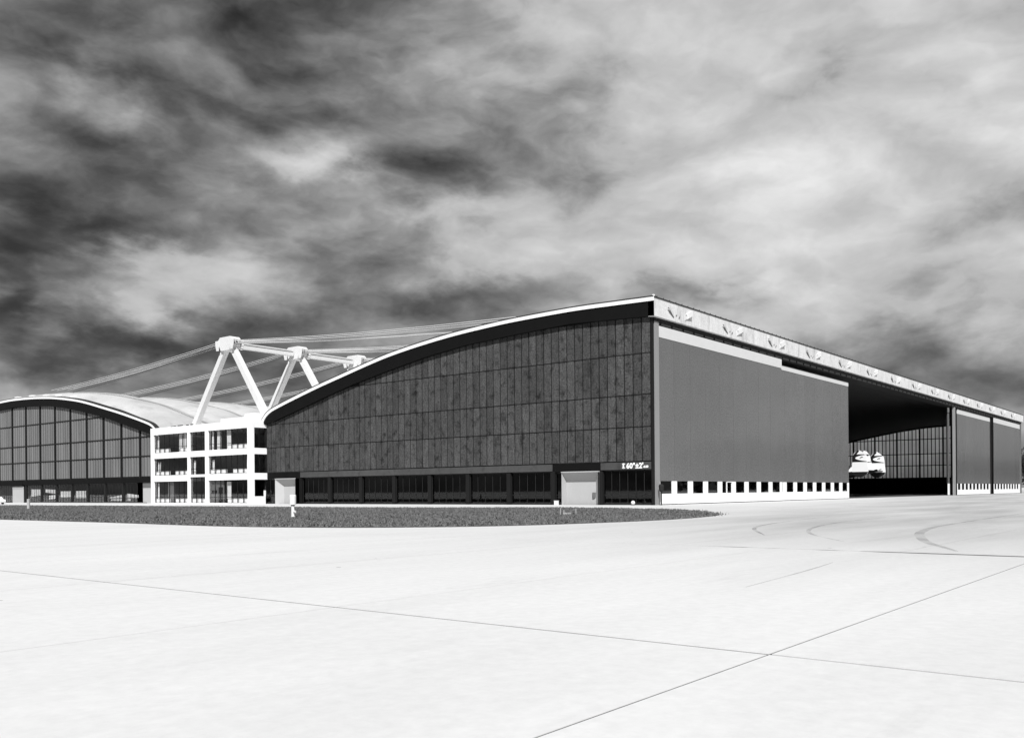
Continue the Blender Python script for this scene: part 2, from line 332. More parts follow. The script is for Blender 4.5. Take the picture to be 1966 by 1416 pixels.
def grass():
    cnt = 300000
    px = rng.uniform(-66, -16, cnt); py = -28+178*rng.random(cnt)**1.35
    k = inside(px, py); px, py = px[k]+rng.normal(0, 0.3, k.sum()), py[k]+rng.normal(0, 0.3, k.sum())
    # clumping
    cl_ = np.sin(px*1.3+np.sin(py*0.9)*2)*np.cos(py*1.1+np.sin(px*0.7)*1.7)+0.6*np.sin(px*3.1+py*2.3)
    keep = rng.random(len(px)) < np.clip(0.62+0.3*cl_, 0.12, 1); px, py, cl_ = px[keep], py[keep], cl_[keep]
    m = len(px); h = rng.uniform(0.05, 0.13, m)*(1+0.25*cl_); a = rng.uniform(0, 2*np.pi, m); wd = rng.uniform(0.05, 0.13, m)
    lx, ly = rng.normal(0, 0.05, m), rng.normal(0, 0.05, m); ca, sa = np.cos(a)*wd/2, np.sin(a)*wd/2
    v = np.empty((m*3, 3)); v[0::3] = np.c_[px-ca, py-sa, np.full(m, 0.03)]; v[1::3] = np.c_[px+ca, py+sa, np.full(m, 0.03)]; v[2::3] = np.c_[px+lx, py+ly, 0.03+h]
    me = bpy.data.meshes.new('grass'); me.vertices.add(m*3); me.vertices.foreach_set('co', v.ravel()); me.loops.add(m*3); me.loops.foreach_set('vertex_index', np.arange(m*3, dtype=np.int32))
    me.polygons.add(m); me.polygons.foreach_set('loop_start', np.arange(0, m*3, 3, dtype=np.int32)); me.update(); me.materials.append(MATS['grass'])
    o = bpy.data.objects.new('grass', me); C.objects.link(o); tag(o, 'short dark mown grass on the island in front of the gables', 'grass', kind='stuff')
grass()

# ------------------------------------------------------------------ hangars (local y: 0 at the door front, 73 at the office)
TOP = catmull([(-0.55,23.88),(5,24.0),(11,24.08),(19.2,23.9),(23.8,23.68),(30,23.25),(36.1,22.6),(41.9,21.8),(46.6,20.93),(53,19.55),(58.3,18.4),(63.8,17.08),(68.6,15.85),(70.6,15.2),(71.9,14.4),(72.7,13.4),(73.0,12.55)], 5)
BOT = [(-0.55,21.62),(11,21.72),(19.5,21.38),(28,20.92),(35.5,20.05),(42.6,18.88),(50.2,17.5),(56,16.2),(63.4,14.4),(69.6,12.94),(73,12.5)]
ty = np.array([p[0] for p in TOP]); tz = np.array([p[1] for p in TOP]); by = np.array([p[0] for p in BOT]); bz = np.array([p[1]+(0.38 if p[0] > 5 else 0.02) for p in BOT])
def zt(y): return float(np.interp(y, ty, tz))
def zb(y): return float(np.interp(y, by, bz))
ROWS = [5.10, 9.10, 12.85, 17.60, 22.0]
PW = 1.1765                                              # panel module, six to a bay
LEN = 224.0
def offset(line, d):
    out = []
    for i, p in enumerate(line):
        a = np.array(line[max(i-1,0)]); b = np.array(line[min(i+1,len(line)-1)]); t = (b-a)/np.hypot(*(b-a)); nn = np.array((t[1], -t[0]))
        q = np.array(p)+nn*d; out.append((min(q[0], 73.0+d*0.0), q[1]))
    return out
def hull_parts(root, x0, Y):
    """roof shell, coping, barge board of one hangar; Y maps local y to world y."""
    inn = offset(TOP, -0.52) if offset([(0,0),(1,0)], -1)[0][1] < 0 else offset(TOP, 0.52)
    m = MB(); k = len(TOP)
    ring = lambda xa, xb: [(xa,Y(TOP[i][0]),TOP[i][1]) for i in range(k)]+[(xa,Y(inn[i][0]),inn[i][1]) for i in range(k)]+[(xb,Y(TOP[i][0]),TOP[i][1]) for i in range(k)]+[(xb,Y(inn[i][0]),inn[i][1]) for i in range(k)]
    f = []
    for i in range(k-1):
        f += [(i,i+1,k+i+1,k+i), (2*k+i,3*k+i,3*k+i+1,2*k+i+1), (i,2*k+i,2*k+i+1,i+1), (k+i,k+i+1,3*k+i+1,3*k+i)]
    f += [(0,k,3*k,2*k), (k-1,3*k-1,4*k-1,2*k-1)]
    cop = m.add(ring(x0-0.62, x0+0.25), f).build('coping', 'white_paint', root)
    m = MB(); out = offset(TOP, -0.09) if inn[5][1] > TOP[5][1] else [(p[0], p[1]+0.09) for p in TOP]
    for i in range(k-1):
        p, q = TOP[i], TOP[i+1]
        m.add([(x0-0.66,Y(p[0]),p[1]-0.06),(x0-0.66,Y(q[0]),q[1]-0.06),(x0-0.66,Y(q[0]),q[1]+0.06),(x0-0.66,Y(p[0]),p[1]+0.06),(x0+0.3,Y(p[0]),p[1]+0.06),(x0+0.3,Y(q[0]),q[1]+0.06)], [(0,1,2,3),(3,2,5,4)])
    m.build('flashing', 'flashing', cop)
    m = MB(); ys = [p[0] for p in inn]; ks = len(inn)
    vs = []
    for p in inn: vs += [(x0-0.5,Y(p[0]),p[1]+0.02), (x0-0.5,Y(p[0]),min(zb(p[0]), p[1]+0.015))]
    for p in inn: vs += [(x0+0.05,Y(p[0]),p[1]+0.02), (x0+0.05,Y(p[0]),min(zb(p[0]), p[1]+0.015))]
    m.add(vs, [(2*i,2*i+2,2*i+3,2*i+1) for i in range(ks-1)]+[(2*i+1,2*i+3,2*ks+2*i+3,2*ks+2*i+1) for i in range(ks-1)])
    m.build('barge_board', 'black_board', root)
    # roof: row of shallow shells, one per pylon bay
    nx = 224; yy = np.linspace(0.2, 72.6, 44); xx = np.linspace(x0+0.2, LEN, nx); m = MB(); vs = []
    for x in xx:
        s = abs(math.sin(math.pi*(x-x0)/14.5))
        for y in yy:
            fade = min(1, (73-y)/14)*min(1, y/6+0.15); vs.append((x, Y(y), zt(y)-0.12+1.35*s**0.6*max(fade, 0)*(1+0.6*min(1, max(0, (y-22)/25)))))
    q = len(yy); m.add(vs, [(i*q+j,(i+1)*q+j,(i+1)*q+j+1,i*q+j+1) for i in range(nx-1) for j in range(q-1)])
    roof = m.build('roof', 'roof_felt', root, True)
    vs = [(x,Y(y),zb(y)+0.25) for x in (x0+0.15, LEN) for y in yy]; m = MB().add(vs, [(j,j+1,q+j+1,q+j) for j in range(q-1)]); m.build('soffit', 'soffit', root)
    return roof
def panels(name, parent, xa, xb, Y, cols, rows, mname, gap=0.045):
    for c0 in cols:
        for r in range(len(rows)-1):
            a, b = c0+gap/2, c0+PW-gap/2; z0, z1 = rows[r]+0.05, rows[r+1]-0.05
            ta, tb = min(z1, zb(a)+0.05), min(z1, zb(b)+0.05)
            if min(ta, tb) < z0+0.15: continue
            MB().prism_x([(Y(a),z0),(Y(b),z0),(Y(b),tb),(Y(a),ta)], xa+random.uniform(-0.012,0.012), xb).build(name, mname, parent)
def poly_back(name, m, parent, xa, xb, Y, y0, y1, z0, dz=0.2):
    ys = np.linspace(y0, y1, 40); MB().prism_x([(Y(y),z0) for y in (y0, y1)]+[(Y(y),zb(y)+dz) for y in ys[::-1]], xa, xb).build(name, m, parent)
    return

# ---- main hangar
YM = lambda y: y
hg = thing('hangar', 'aircraft hangar with dark stained panel gable and half-open grey sliding doors', 'hangar', (0,0,0))
hull_parts(hg, 0.0, YM)
gw = MB()
ysb = np.linspace(0.2, 72.8, 40)
gw.prism_x([(0.2,5.0),(72.8,5.0)]+[(y, zb(y)+0.2) for y in ysb[::-1]], 0.09, 0.25)
gw = gw.build('gable_wall', 'dark_steel', hg)
panels('panel', gw, 0.0, 0.085, YM, [0.27+PW*k for k in range(61)], ROWS, 'gable_panel', gap=0.15)
m = MB()
for z in ROWS[1:4]:
    ye = next((y for y in np.arange(73, 0, -0.1) if zb(y) > z), 72.5); m.box(-0.035, 0.088, 0.25, min(ye, 72.4), z-0.035, z+0.035)
m.build('transom', 'dark_steel', gw)
box('corner_post', 'dark_steel', hg, -0.06, 0.3, -0.02, 0.22, 0.0, 21.6)
# ground floor strip
for a, b in ((0.25,7.15),(14.35,63.45)):
    k = max(1, round((b-a)/7.05)); st = (b-a)/k
    for i in range(k): box('fascia_panel', 'strip_panel', hg, -0.09, 0.1, a+i*st+0.01, a+(i+1)*st-0.01, 4.17, 5.02)
for a, b in ((7.17,14.33),(63.47,72.85)): box('lintel', 'black_board', hg, 0.12, 0.5, a, b, 4.05, 5.0)
BAYS = [0.23, 7.28, 14.34, 21.39, 28.45, 35.5, 42.56, 49.61, 56.66, 63.5]
for i, b in enumerate(BAYS[1:]): box('pier', 'black_board' if i in (8,) else 'dark_steel', hg, 0.02, 0.75, b-0.33, b+0.33, 0, 4.15)
def shopfront(parent, a, b, x, Y, z1=4.15):
    k = round((b-a)/PW); st = (b-a)/k; fr = MB()
    for i in range(k+1): y = Y(a+i*st); fr.box(x-0.05, x+0.05, y-0.028, y+0.028, 0.2, z1)
    ya, yb = sorted((Y(a), Y(b))); fr.box(x-0.06, x+0.06, ya, yb, 0.0, 0.22); fr.box(x-0.045, x+0.045, ya, yb, 1.2, 1.25); fr.box(x-0.05, x+0.05, ya, yb, z1-0.12, z1+0.02)
    f = fr.build('window_frame', 'mullion', parent)
    for i in range(k):
        y0, y1 = sorted((Y(a+i*st), Y(a+(i+1)*st))); box('pane', 'dark_glass' if x < 1 else 'office_glass', f, x-0.008, x+0.008, y0+0.03, y1-0.03, 0.22, z1-0.12)
mat('mullion', 0.016, 0.6)
for i in range(9):
    if i == 1: continue
    a = BAYS[i]+(0.33 if i else 0.05); b = BAYS[i+1]-0.33; shopfront(hg, a, b, 0.35, YM)
shopfront(hg, 70.2, 72.8, 0.35, YM); shopfront(hg, 7.62-0.0+5.5, 14.0, 0.35, YM, 4.0)
def splayed_door(parent, ya, yb, ia, ib, name='door_recess'):
    """pale recess: back panel ia..ib, opening ya..yb, splayed cheeks and a hood sloped to form a trapezoid of shade (names are world y)."""
    zt_, zi, d = 4.0, 2.95, 0.95
    dr = box(name, 'pale_door', parent, d, d+0.1, ia-0.02, ib+0.02, 0.0, zi+0.02)
    MB().add([(0.0,ya,zt_),(0.0,yb,zt_),(d,ib,zi),(d,ia,zi),(0.1,ya,zt_+0.1),(0.1,yb,zt_+0.1)], [(0,1,2,3),(0,4,5,1)]).build('hood', 'pale_hood', dr)  # added slope, darker than the door, standing for the trapezoid shadow
    for s, e in ((ya, ia), (yb, ib)):
        MB().add([(0.0,s,0),(d,e,0),(d,e,zi),(0.0,s,zt_)], [(0,1,2,3)]).build('cheek', 'pale_door', dr)
    MB().box(-0.05, 0.05, ya-0.06, yb+0.06, zt_-0.02, zt_+0.08).build('door_head', 'pale_door', dr)
    return dr
d1 = splayed_door(hg, 7.42, 12.95, 8.5, 12.88)
MB().tube([(0.9,8.75,0.9),(0.9,8.75,1.5)], 0.22, 10).build('vent', 'grey_steel', d1)
splayed_door(hg, 64.82, 69.95, 66.05, 68.85)
# painted lettering on the strip beside the corner
def text(body, size, loc, parent, name='lettering', bold=0.0):
    cu = bpy.data.curves.new(name, 'FONT'); cu.body = body; cu.size = size; cu.extrude = 0.012; cu.offset = bold; cu.resolution_u = 3
    t = bpy.data.objects.new(name, cu); C.objects.link(t); dg = bpy.context.evaluated_depsgraph_get(); me = bpy.data.meshes.new_from_object(t.evaluated_get(dg))
    bpy.data.objects.remove(t); bpy.data.curves.remove(cu)
    o = bpy.data.objects.new(name, me); C.objects.link(o); me.materials.clear(); me.materials.append(MATS['letter_white']); o.parent = parent
    o.matrix_world = Matrix.Translation(loc) @ Matrix.Rotation(R(-90), 4, 'Z') @ Matrix.Rotation(R(90), 4, 'X'); return o
o = text("I", 0.78, (-0.105, 4.05, 4.33), hg, bold=0.05); MB().box(-0.117,-0.1,3.72,4.12,4.33,4.43).box(-0.117,-0.1,3.72,4.12,4.78,4.88).build('serif', 'letter_white', o).matrix_parent_inverse = o.matrix_world.inverted()
o = text("60\u00b0\u00b12'", 0.86, (-0.105, 3.55, 4.31), hg, bold=0.028); o.scale = (1.0, 1, 1)
o = text("cl.60", 0.34, (-0.105, 1.25, 4.36), hg, bold=0.02)
# edge beam over the doors with the cable anchor blocks
eb = box('edge_beam', 'beam_concrete', hg, -0.5, LEN+0.5, -0.55, 0.25, 21.64, 23.72)
MB().box(-0.56, LEN+0.56, -0.62, 0.3, 23.72, 23.86).build('flashing', 'flashing', eb)
rm = MB()
for i in range(150): rm.box(0.3+i*1.5, 0.36+i*1.5, -0.5, -0.42, 23.86, 23.86+0.16)
rm.build('stud_row', 'flashing', eb)
box('corner_lamp', 'white_paint', hg, -0.55, -0.35, -0.55, -0.35, 23.9, 24.08)
def anchors():
    protoL = protoR = None
    for k in range(16):
        c = 5.34+14.47*k
        if c > LEN-2: break
        if protoR is None:
            zz = 0.0
            def wedge(pts, proud):     # pts (x,z); thick at the outer end, flush at the inner end
                n = len(pts); f_ = [(x,-0.55-p,z) for (x,z),p in zip(pts, proud)]; b_ = [(x,-0.50,z) for x,z in pts]
                return MB().add(f_+b_, [tuple(range(n)), tuple(range(2*n-1,n-1,-1))]+[(i,i+n,(i+1)%n+n,(i+1)%n) for i in range(n)])
            protoR = wedge([(1.35,22.06),(1.40,22.72),(2.88,23.46),(2.86,22.74)], [0.01,0.01,0.36,0.36]).build('anchor_block', 'beam_concrete', eb)
            protoL = wedge([(-1.18,22.04),(-2.62,22.80),(-2.78,23.40),(-1.25,22.62)], [0.01,0.3,0.3,0.01]).build('anchor_block', 'beam_concrete', eb)
            s1 = MB().bar((-2.52,-0.66,22.66),(-1.28,-0.58,22.06), 0.11, 0.06).build('anchor_rod', 'grey_steel', eb)
            bl = [MB().bar(p_, q_, w__*0.8, w__*0.6).build('bolt', 'grey_steel', eb) for p_, q_, w__ in (((-0.72,-0.58,22.36),(-0.52,-0.58,22.44),0.12), ((0.25,-0.58,22.42),(-0.05,-0.58,22.1),0.11), ((1.62,-0.6,22.74),(1.82,-0.62,22.74),0.14), ((2.3,-0.74,22.66),(2.85,-0.82,22.62),0.1), ((-2.95,-0.74,22.98),(-2.55,-0.72,22.9),0.1))]
            P = [protoR, protoL, s1]+bl; NM = ['anchor_block','anchor_block','anchor_rod']+['bolt']*5
            for o in P: o.location = (c, 0, 0)
        else:
            for o, nme in zip(P, NM): inst(o, nme, eb, (c, 0, 0))
anchors()
# door head: rail beam, lintel strip and its posts
box('rail_beam', 'dark_steel', hg, 0.2, LEN, -0.1, 2.4, 21.22, 21.66)
ls = box('lintel_strip', 'grey_steel', hg, 1.3, LEN-0.5, 0.12, 0.2, 20.88, 21.21)
for k in range(80): inst_x = 2.02+2.79*k; (box('strip_post', 'dark_steel', ls, 1.93, 2.11, 0.02, 0.115, 20.84, 21.3) if k == 0 else None)
sp0 = ls.children[0]
for k in range(1, 79): inst(sp0, 'strip_post', ls, (2.79*k, 0, 0))
box('door_track', 'dark_steel', hg, 1.3, LEN-0.5, -0.02, 2.3, 20.80, 20.875)
box('jamb', 'jamb_grey', hg, 0.31, 1.28, -0.12, 0.2, 0.0, 21.2)
def leaf(x0, x1, y, top, wins, pitch0, label=None, band='band_white', zc=19.5):
    """sliding door leaf: grey sheets, white head band, white foot with a row of windows."""
    lf = MB().box(x0+0.05, x1-0.05, y+0.1, y+0.38, 2.8, top-0.05).build('door_leaf', 'dark_steel', hg)
    xs = [x0]+[p for p in np.arange(pitch0, x1-0.5, 4.07) if p > x0+0.6]+[x1]
    for a, b in zip(xs[:-1], xs[1:]): box('sheet', 'door_grey', lf, a+0.03, b-0.03, y+random.uniform(0,0.012), y+0.1, 2.79, zc-0.05)
    h = (x0+x1)/2
    for a, b in ((x0,x0+(x1-x0)*0.34),(x0+(x1-x0)*0.34,x1)): box('head_band', band, lf, a+0.01, b-0.01, y-0.03, y+0.1, zc, top)
    ft = MB().box(x0, x1, y-0.02, y+0.12, 0.10, 1.31)
    edges = [x0]+[e for wv in wins for e in wv]+[x1]
    for a, b in zip(edges[0::2], edges[1::2]):
        if b > a+0.01: ft.box(a, b, y-0.02, y+0.12, 1.312, 2.785)
    foot = ft.build('foot', 'white_paint', lf)
    box('bottom_seal', 'rubber', lf, x0, x1, y+0.03, y+0.1, 0.012, 0.10)
    for a, b in wins:
        box('pane', 'door_glass', lf, a+0.003, b-0.003, y+0.06, y+0.075, 1.312, 2.785)
    return lf
W1 = [(1.52+4.07*k, 1.52+4.07*k+2.84) for k in range(9)]
lf1 = leaf(1.38, 37.76, 0.0, 20.80, W1, 5.04)
wk = MB().box(19.10, 19.20, -0.05, 0.05, 1.32, 2.78).box(20.5, 20.53, -0.03, -0.018, 0.12, 1.31).box(19.1, 20.7, -0.06, 0.0, 2.70, 2.79); wk.build('wicket_frame', 'white_paint', lf1)
W2 = [(37.60,39.46)]+[(40.72+4.07*k, 43.5+4.07*k) for k in range(6)]+[(65.2,67.85)]
leaf(36.9, 68.55, 0.55, 20.12, W2, 40.2, zc=19.46)
W3 = [(145.3+4.02*k*0.98, 145.3+4.02*k*0.98+2.75) for k in range(9)]
leaf(145.1, 181.1, 0.30, 20.55, [wv for wv in W3 if wv[1] < 180.9], 149.2, zc=19.45)
W4 = [(185.0+3.94*k, 185.0+3.94*k+2.75) for k in range(9)]
leaf(184.7, 221.6, 0.0, 20.75, W4, 188.9, zc=19.45)
leaf(139.6, 141.0, 1.1, 20.6, [], 300)                    # ends of the leaves stacked behind one another
box('leaf_edge', 'jamb_grey', hg, 141.05, 142.3, 0.05, 0.45, 0.02, 20.75)
box('leaf_edge', 'dark_steel', hg, 142.4, 145.0, 0.75, 1.2, 0.02, 20.6)
box('leaf_edge', 'dark_steel', hg, 181.2, 184.6, 0.5, 0.9, 0.02, 20.6)
box('jamb', 'grey_steel', hg, 221.8, 223.6, -0.1, 1.2, 0.0, 21.2)
# far gable seen through the opening: translucent panels between dark posts
fg = MB()
for k in range(11):
    y = 0.9+7.08*k
    fg.box(LEN-0.6, LEN-0.15, y-0.22, y+0.22, 0, zb(min(y,72.5))+0.2)
for z in (5.1, 9.1, 12.85, 17.6): fg.box(LEN-0.4, LEN-0.12, 0.2, next((y for y in np.arange(73, 0, -0.1) if zb(y) > z), 72.5), z-0.12, z+0.12)
fg.box(LEN-0.3, LEN-0.1, 0.2, 72.8, 0, 5.0)
for k in range(1, 60):
    if k % 6: y = 0.9+1.18*k; fg.box(LEN-0.2, LEN-0.11, y-0.13, y+0.13, 5.0, zb(min(y,72.5))+0.1)
for ya in np.arange(0.3, 72, 1.0): fg.prism_x([(ya,zb(ya)-0.25),(ya+1,zb(ya+1)-0.25),(ya+1,zb(ya+1)+0.4),(ya,zb(ya)+0.4)], LEN-0.22, LEN-0.13)
fg = fg.build('far_gable_frame', 'dark_steel', hg)
panels('far_panel', fg, LEN-0.1, LEN-0.04, YM, [0.9+1.18*k for k in range(60)], [5.0]+ROWS[1:], 'far_panel', gap=0.02)
rt = MB().prism_y([(LEN-26,17.3),(LEN-26,21.9),(LEN-25.6,21.9),(LEN-25.6,17.3)], 27.5, 33.0); 
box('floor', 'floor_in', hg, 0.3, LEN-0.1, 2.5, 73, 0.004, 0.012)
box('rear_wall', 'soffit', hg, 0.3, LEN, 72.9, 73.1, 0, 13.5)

# ---- second hangar, mirrored beyond the office block
X2 = 2.5; Y2 = lambda y: 181.0-y
h2 = thing('hangar', 'hangar with pale ribbed translucent gable beyond the white office block', 'hangar', (0,0,0))
roof2 = hull_parts(h2, X2, Y2)
yb_ = np.linspace(0.2, 72.8, 40)
g2 = MB().prism_x([(Y2(0.2),4.0),(Y2(72.8),4.0)]+[(Y2(y), zb(y)+0.2) for y in yb_[::-1]], X2+0.16, X2+0.3).build('gable_wall', 'dark_steel', h2)
for k in range(11):
    c0 = 9.05-7.02+7.02*k-7.02+0.0
    for j in range(6):
        a0 = c0+0.42+j*1.06
        if a0 < 0.3 or a0+1.0 > 72.7: continue
        for r in range(4):
            a, b = a0+0.05, a0+1.01; z0, z1 = ROWS[r]+0.12, ROWS[r+1]-0.12
            ta, tb = min(z1, zb(a)+0.05), min(z1, zb(b)+0.05)
            if min(ta, tb) < z0+0.15: continue
            mid = (a+b)/2
            MB().add([(X2+0.10,Y2(a),z0),(X2,Y2(a+0.28),z0),(X2,Y2(b-0.28),z0),(X2+0.10,Y2(b),z0),(X2+0.10,Y2(a),ta),(X2,Y2(a+0.28),ta),(X2,Y2(b-0.28),tb),(X2+0.10,Y2(b),tb)],
                     [(0,1,5,4),(1,2,6,5),(2,3,7,6)]).build('ribbed_panel', 'ribbed_panel', g2)
    box('gable_post', 'dark_steel', g2, X2-0.06, X2+0.155, Y2(c0+0.2), Y2(c0-0.2), 4.9, zb(max(min(c0,72),0))+0.1) if 0.5 < c0 < 72 else None
m = MB()
for z in ROWS[1:4]:
    ye = next((y for y in np.arange(73, 0, -0.1) if zb(y) > z), 72.5); m.box(X2-0.08, X2+0.155, Y2(min(ye,72.4)), Y2(0.3), z-0.10, z+0.10)
m.build('transom', 'dark_steel', g2)
box('fascia_strip', 'black_board', h2, X2-0.08, X2+0.3, Y2(72.7), Y2(0.2), 4.02, 4.92)
xs = lambda y: -53.04+(y+53.04)*1.02695
b2 = [xs(v) for v in (107.7,110.5,112.4,117.9,124.8,131.8,138.5,145.3,152.2,159.6,160.9,166.3,172)]
for y in (b2[3],b2[4],b2[5],b2[6],b2[7],b2[8],b2[9]): box('pier', 'dark_steel', h2, X2+0.1, X2+0.6, y-0.35, y+0.35, 0, 4.0)
for a, b in zip([b2[2]]+b2[3:9], b2[3:10]):
    shopfront(h2, a+0.36, b-0.36, X2+0.3, lambda y: y, 4.0)
shopfront(h2, b2[11]+0.2, 180.6, X2+0.3, lambda y: y, 4.0)
box('pale_door', 'pale_door', h2, X2+0.15, X2+0.3, b2[10], b2[11], 0, 3.1); box('door_head', 'pale_hood', h2, X2+0.12, X2+0.29, b2[10], b2[11], 3.1, 3.75); box('lintel', 'black_board', h2, X2-0.12, X2-0.082, b2[10]-0.1, b2[11]+0.3, 3.76, 4.95)
box('pale_door', 'pale_door', h2, X2+0.15, X2+0.3, b2[0], b2[1], 0, 2.95); box('door_head', 'grey_steel', h2, X2+0.12, X2+0.29, b2[0], b2[1], 2.95, 4.0)
box('plinth', 'grey_steel', h2, X2+0.05, X2+0.25, 113.5, 165, 0, 0.14)
box('floor', 'floor_in', h2, X2+0.4, LEN, 108.2, 181, 0.004, 0.012)
box('rear_wall', 'soffit', h2, X2+0.4, LEN, 107.9, 108.1, 0, 13.5)
box('far_gable', 'soffit', h2, LEN-0.2, LEN, 108, 181, 0, 21)
box('door_front', 'soffit', h2, X2+0.4, LEN, 180.8, 181, 0, 22)
box('edge_beam', 'beam_concrete', h2, X2-0.4, LEN+0.5, 180.75, 181.55, 21.64, 23.72)
pv_ = [(54.0,)]
for i, yl in enumerate((30.5, 24.6, 17.8, 37.3, 10.5)):
    y = yl; vb = MB().box(X2+0.35, X2+1.25, Y2(y+0.75), Y2(y-0.75), zt(y)+0.1, zt(y)+0.55).build('roof_vent', 'white_paint', h2)

# pleated white curtains drawn behind the shop windows of the second hangar
def curtain(x, ya, yb, z0a, z0b, z1a, z1b, label, group, pleat=0.22, depth=0.07, bulge=0.0):
    k = max(6, int(abs(yb-ya)/pleat)*2); m = MB(); vs = []
    rows = 6
    for r in range(rows+1):
        t = r/rows
        for i in range(k+1):
            s = i/k; y = ya+(yb-ya)*s; z0 = z0a+(z0b-z0a)*s; z1 = z1a+(z1b-z1a)*s
            nar = 1-bulge*math.sin(math.pi*t)*0.5
            vs.append((x+depth*(1 if i % 2 else -1)*(0.6+0.4*t), ya+(y-ya)*nar, z1+(z0-z1)*t+0.02*math.sin(i*1.7)*t))
    m.add(vs, [(r*(k+1)+i,r*(k+1)+i+1,(r+1)*(k+1)+i+1,(r+1)*(k+1)+i) for r in range(rows) for i in range(k)])
    o = m.build('curtain', 'curtain', None, True); return tag(o, label, 'curtain', group)
CL = 'white pleated curtain behind the ground floor glazing of the ribbed hangar'; CGp = 'curtains in the ribbed hangar'
BAYW = ['second', 'first', 'third', 'fourth', 'fifth']
for ya, yb, z0a, z0b, z1a, z1b, why in ((152.9,158.3,1.75,1.35,3.0,3.05,'tallest, in the glazed bay beside the ribbed hangar pale door'),(146.1,151.6,1.9,2.3,2.85,3.0,'upper length, second bay from the ribbed hangar pale door'),(146.1,149.8,1.0,0.7,1.75,1.6,'lower length, second bay from the ribbed hangar pale door'),
        (139.2,144.7,1.2,1.15,2.5,2.5,'square, third bay from the ribbed hangar pale door'),(133.4,138.0,1.05,1.05,2.55,2.5,'square, fourth bay from the ribbed hangar pale door'),(118.6,124.2,1.05,1.0,1.65,1.1,'slanting upper length in the second bay from the office'),
        (119,123.4,0.45,0.5,0.85,0.8,'low strip in the second bay from the office'),(113,117.4,1.05,1.05,1.55,1.9,'rounded upper length in the bay beside the office'),(115.7,117.4,0.45,0.45,0.85,0.85,'low scrap in the bay beside the office')):
    curtain(X2+0.75, xs(ya)+0.1, xs(yb)-0.1, z0a, z0b, z1a, z1b, 'white pleated curtain, '+why, CGp, 0.3)

# ------------------------------------------------------------------ office block between the hangars
ob = thing('office_block', 'white three-storey office block with open concrete frame between the two hangars', 'building', (0,0,0))
XF = -2.8; XB = XF+0.45
COL = [(72.15,73.43),(84.55,85.4),(90.1,90.76),(101.7,102.6)]
fr = MB()
for a, b in COL: fr.box(XF, XB, a, b, 0, 12.4)
SPN = [(73.43,84.55),(85.4,90.1),(90.76,101.7)]
for a, b in SPN:
    mid = a == 85.4
    fr.box(XF+0.003, XB, a, b, 8.1, 9.1); fr.box(XF+0.003, XB, a, b, 4.62 if mid else 3.97, 5.04); fr.box(XF+0.003, XB, a, b, 0, 0.14)
fr.box(XF-0.003, XB+0.003, 72.147, 102.603, 12.4, 13.62)
for z0, z1 in ((12.402,13.617),(8.1,9.1),(3.97,5.04)): fr.box(XB+0.004, 0.2, 72.153, 72.6, z0, z1)
fr.box(XB+0.004, -0.2, 72.2, 72.6, 0.0, 1.25); fr.box(-0.35, -0.1, 72.25, 72.5, 1.25, 2.2)
fr.build('frame', 'white_render', ob)
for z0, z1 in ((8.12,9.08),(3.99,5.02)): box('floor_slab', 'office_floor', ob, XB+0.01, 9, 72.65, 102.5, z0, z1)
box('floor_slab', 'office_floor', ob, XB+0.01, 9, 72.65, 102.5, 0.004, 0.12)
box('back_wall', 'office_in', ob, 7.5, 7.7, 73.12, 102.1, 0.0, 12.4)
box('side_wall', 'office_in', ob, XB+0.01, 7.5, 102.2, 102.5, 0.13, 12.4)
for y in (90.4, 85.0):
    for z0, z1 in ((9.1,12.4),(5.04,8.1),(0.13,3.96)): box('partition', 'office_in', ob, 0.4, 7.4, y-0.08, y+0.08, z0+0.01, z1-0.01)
rs = box('roof_slab', 'white_render', ob, XB+0.01, LEN, 73.15, 102.4, 12.75, 13.45)
up_ = MB().box(-1.6, 30, 73.6, 82.5, 13.46, 14.35); up_.build('roof_kerb', 'white_render', rs)
box('plant_box', 'white_render', rs, -1.0, 1.6, 74.0, 76.6, 14.36, 14.95)
for y in (95.8, 94.9, 93.6, 92.8, 90.9, 89.6): MB().box(XF+0.1, XF+0.3, y-0.3, y+0.3, 13.63, 13.63+random.uniform(0.1,0.2)).build('roof_clip', 'dark_steel', rs)
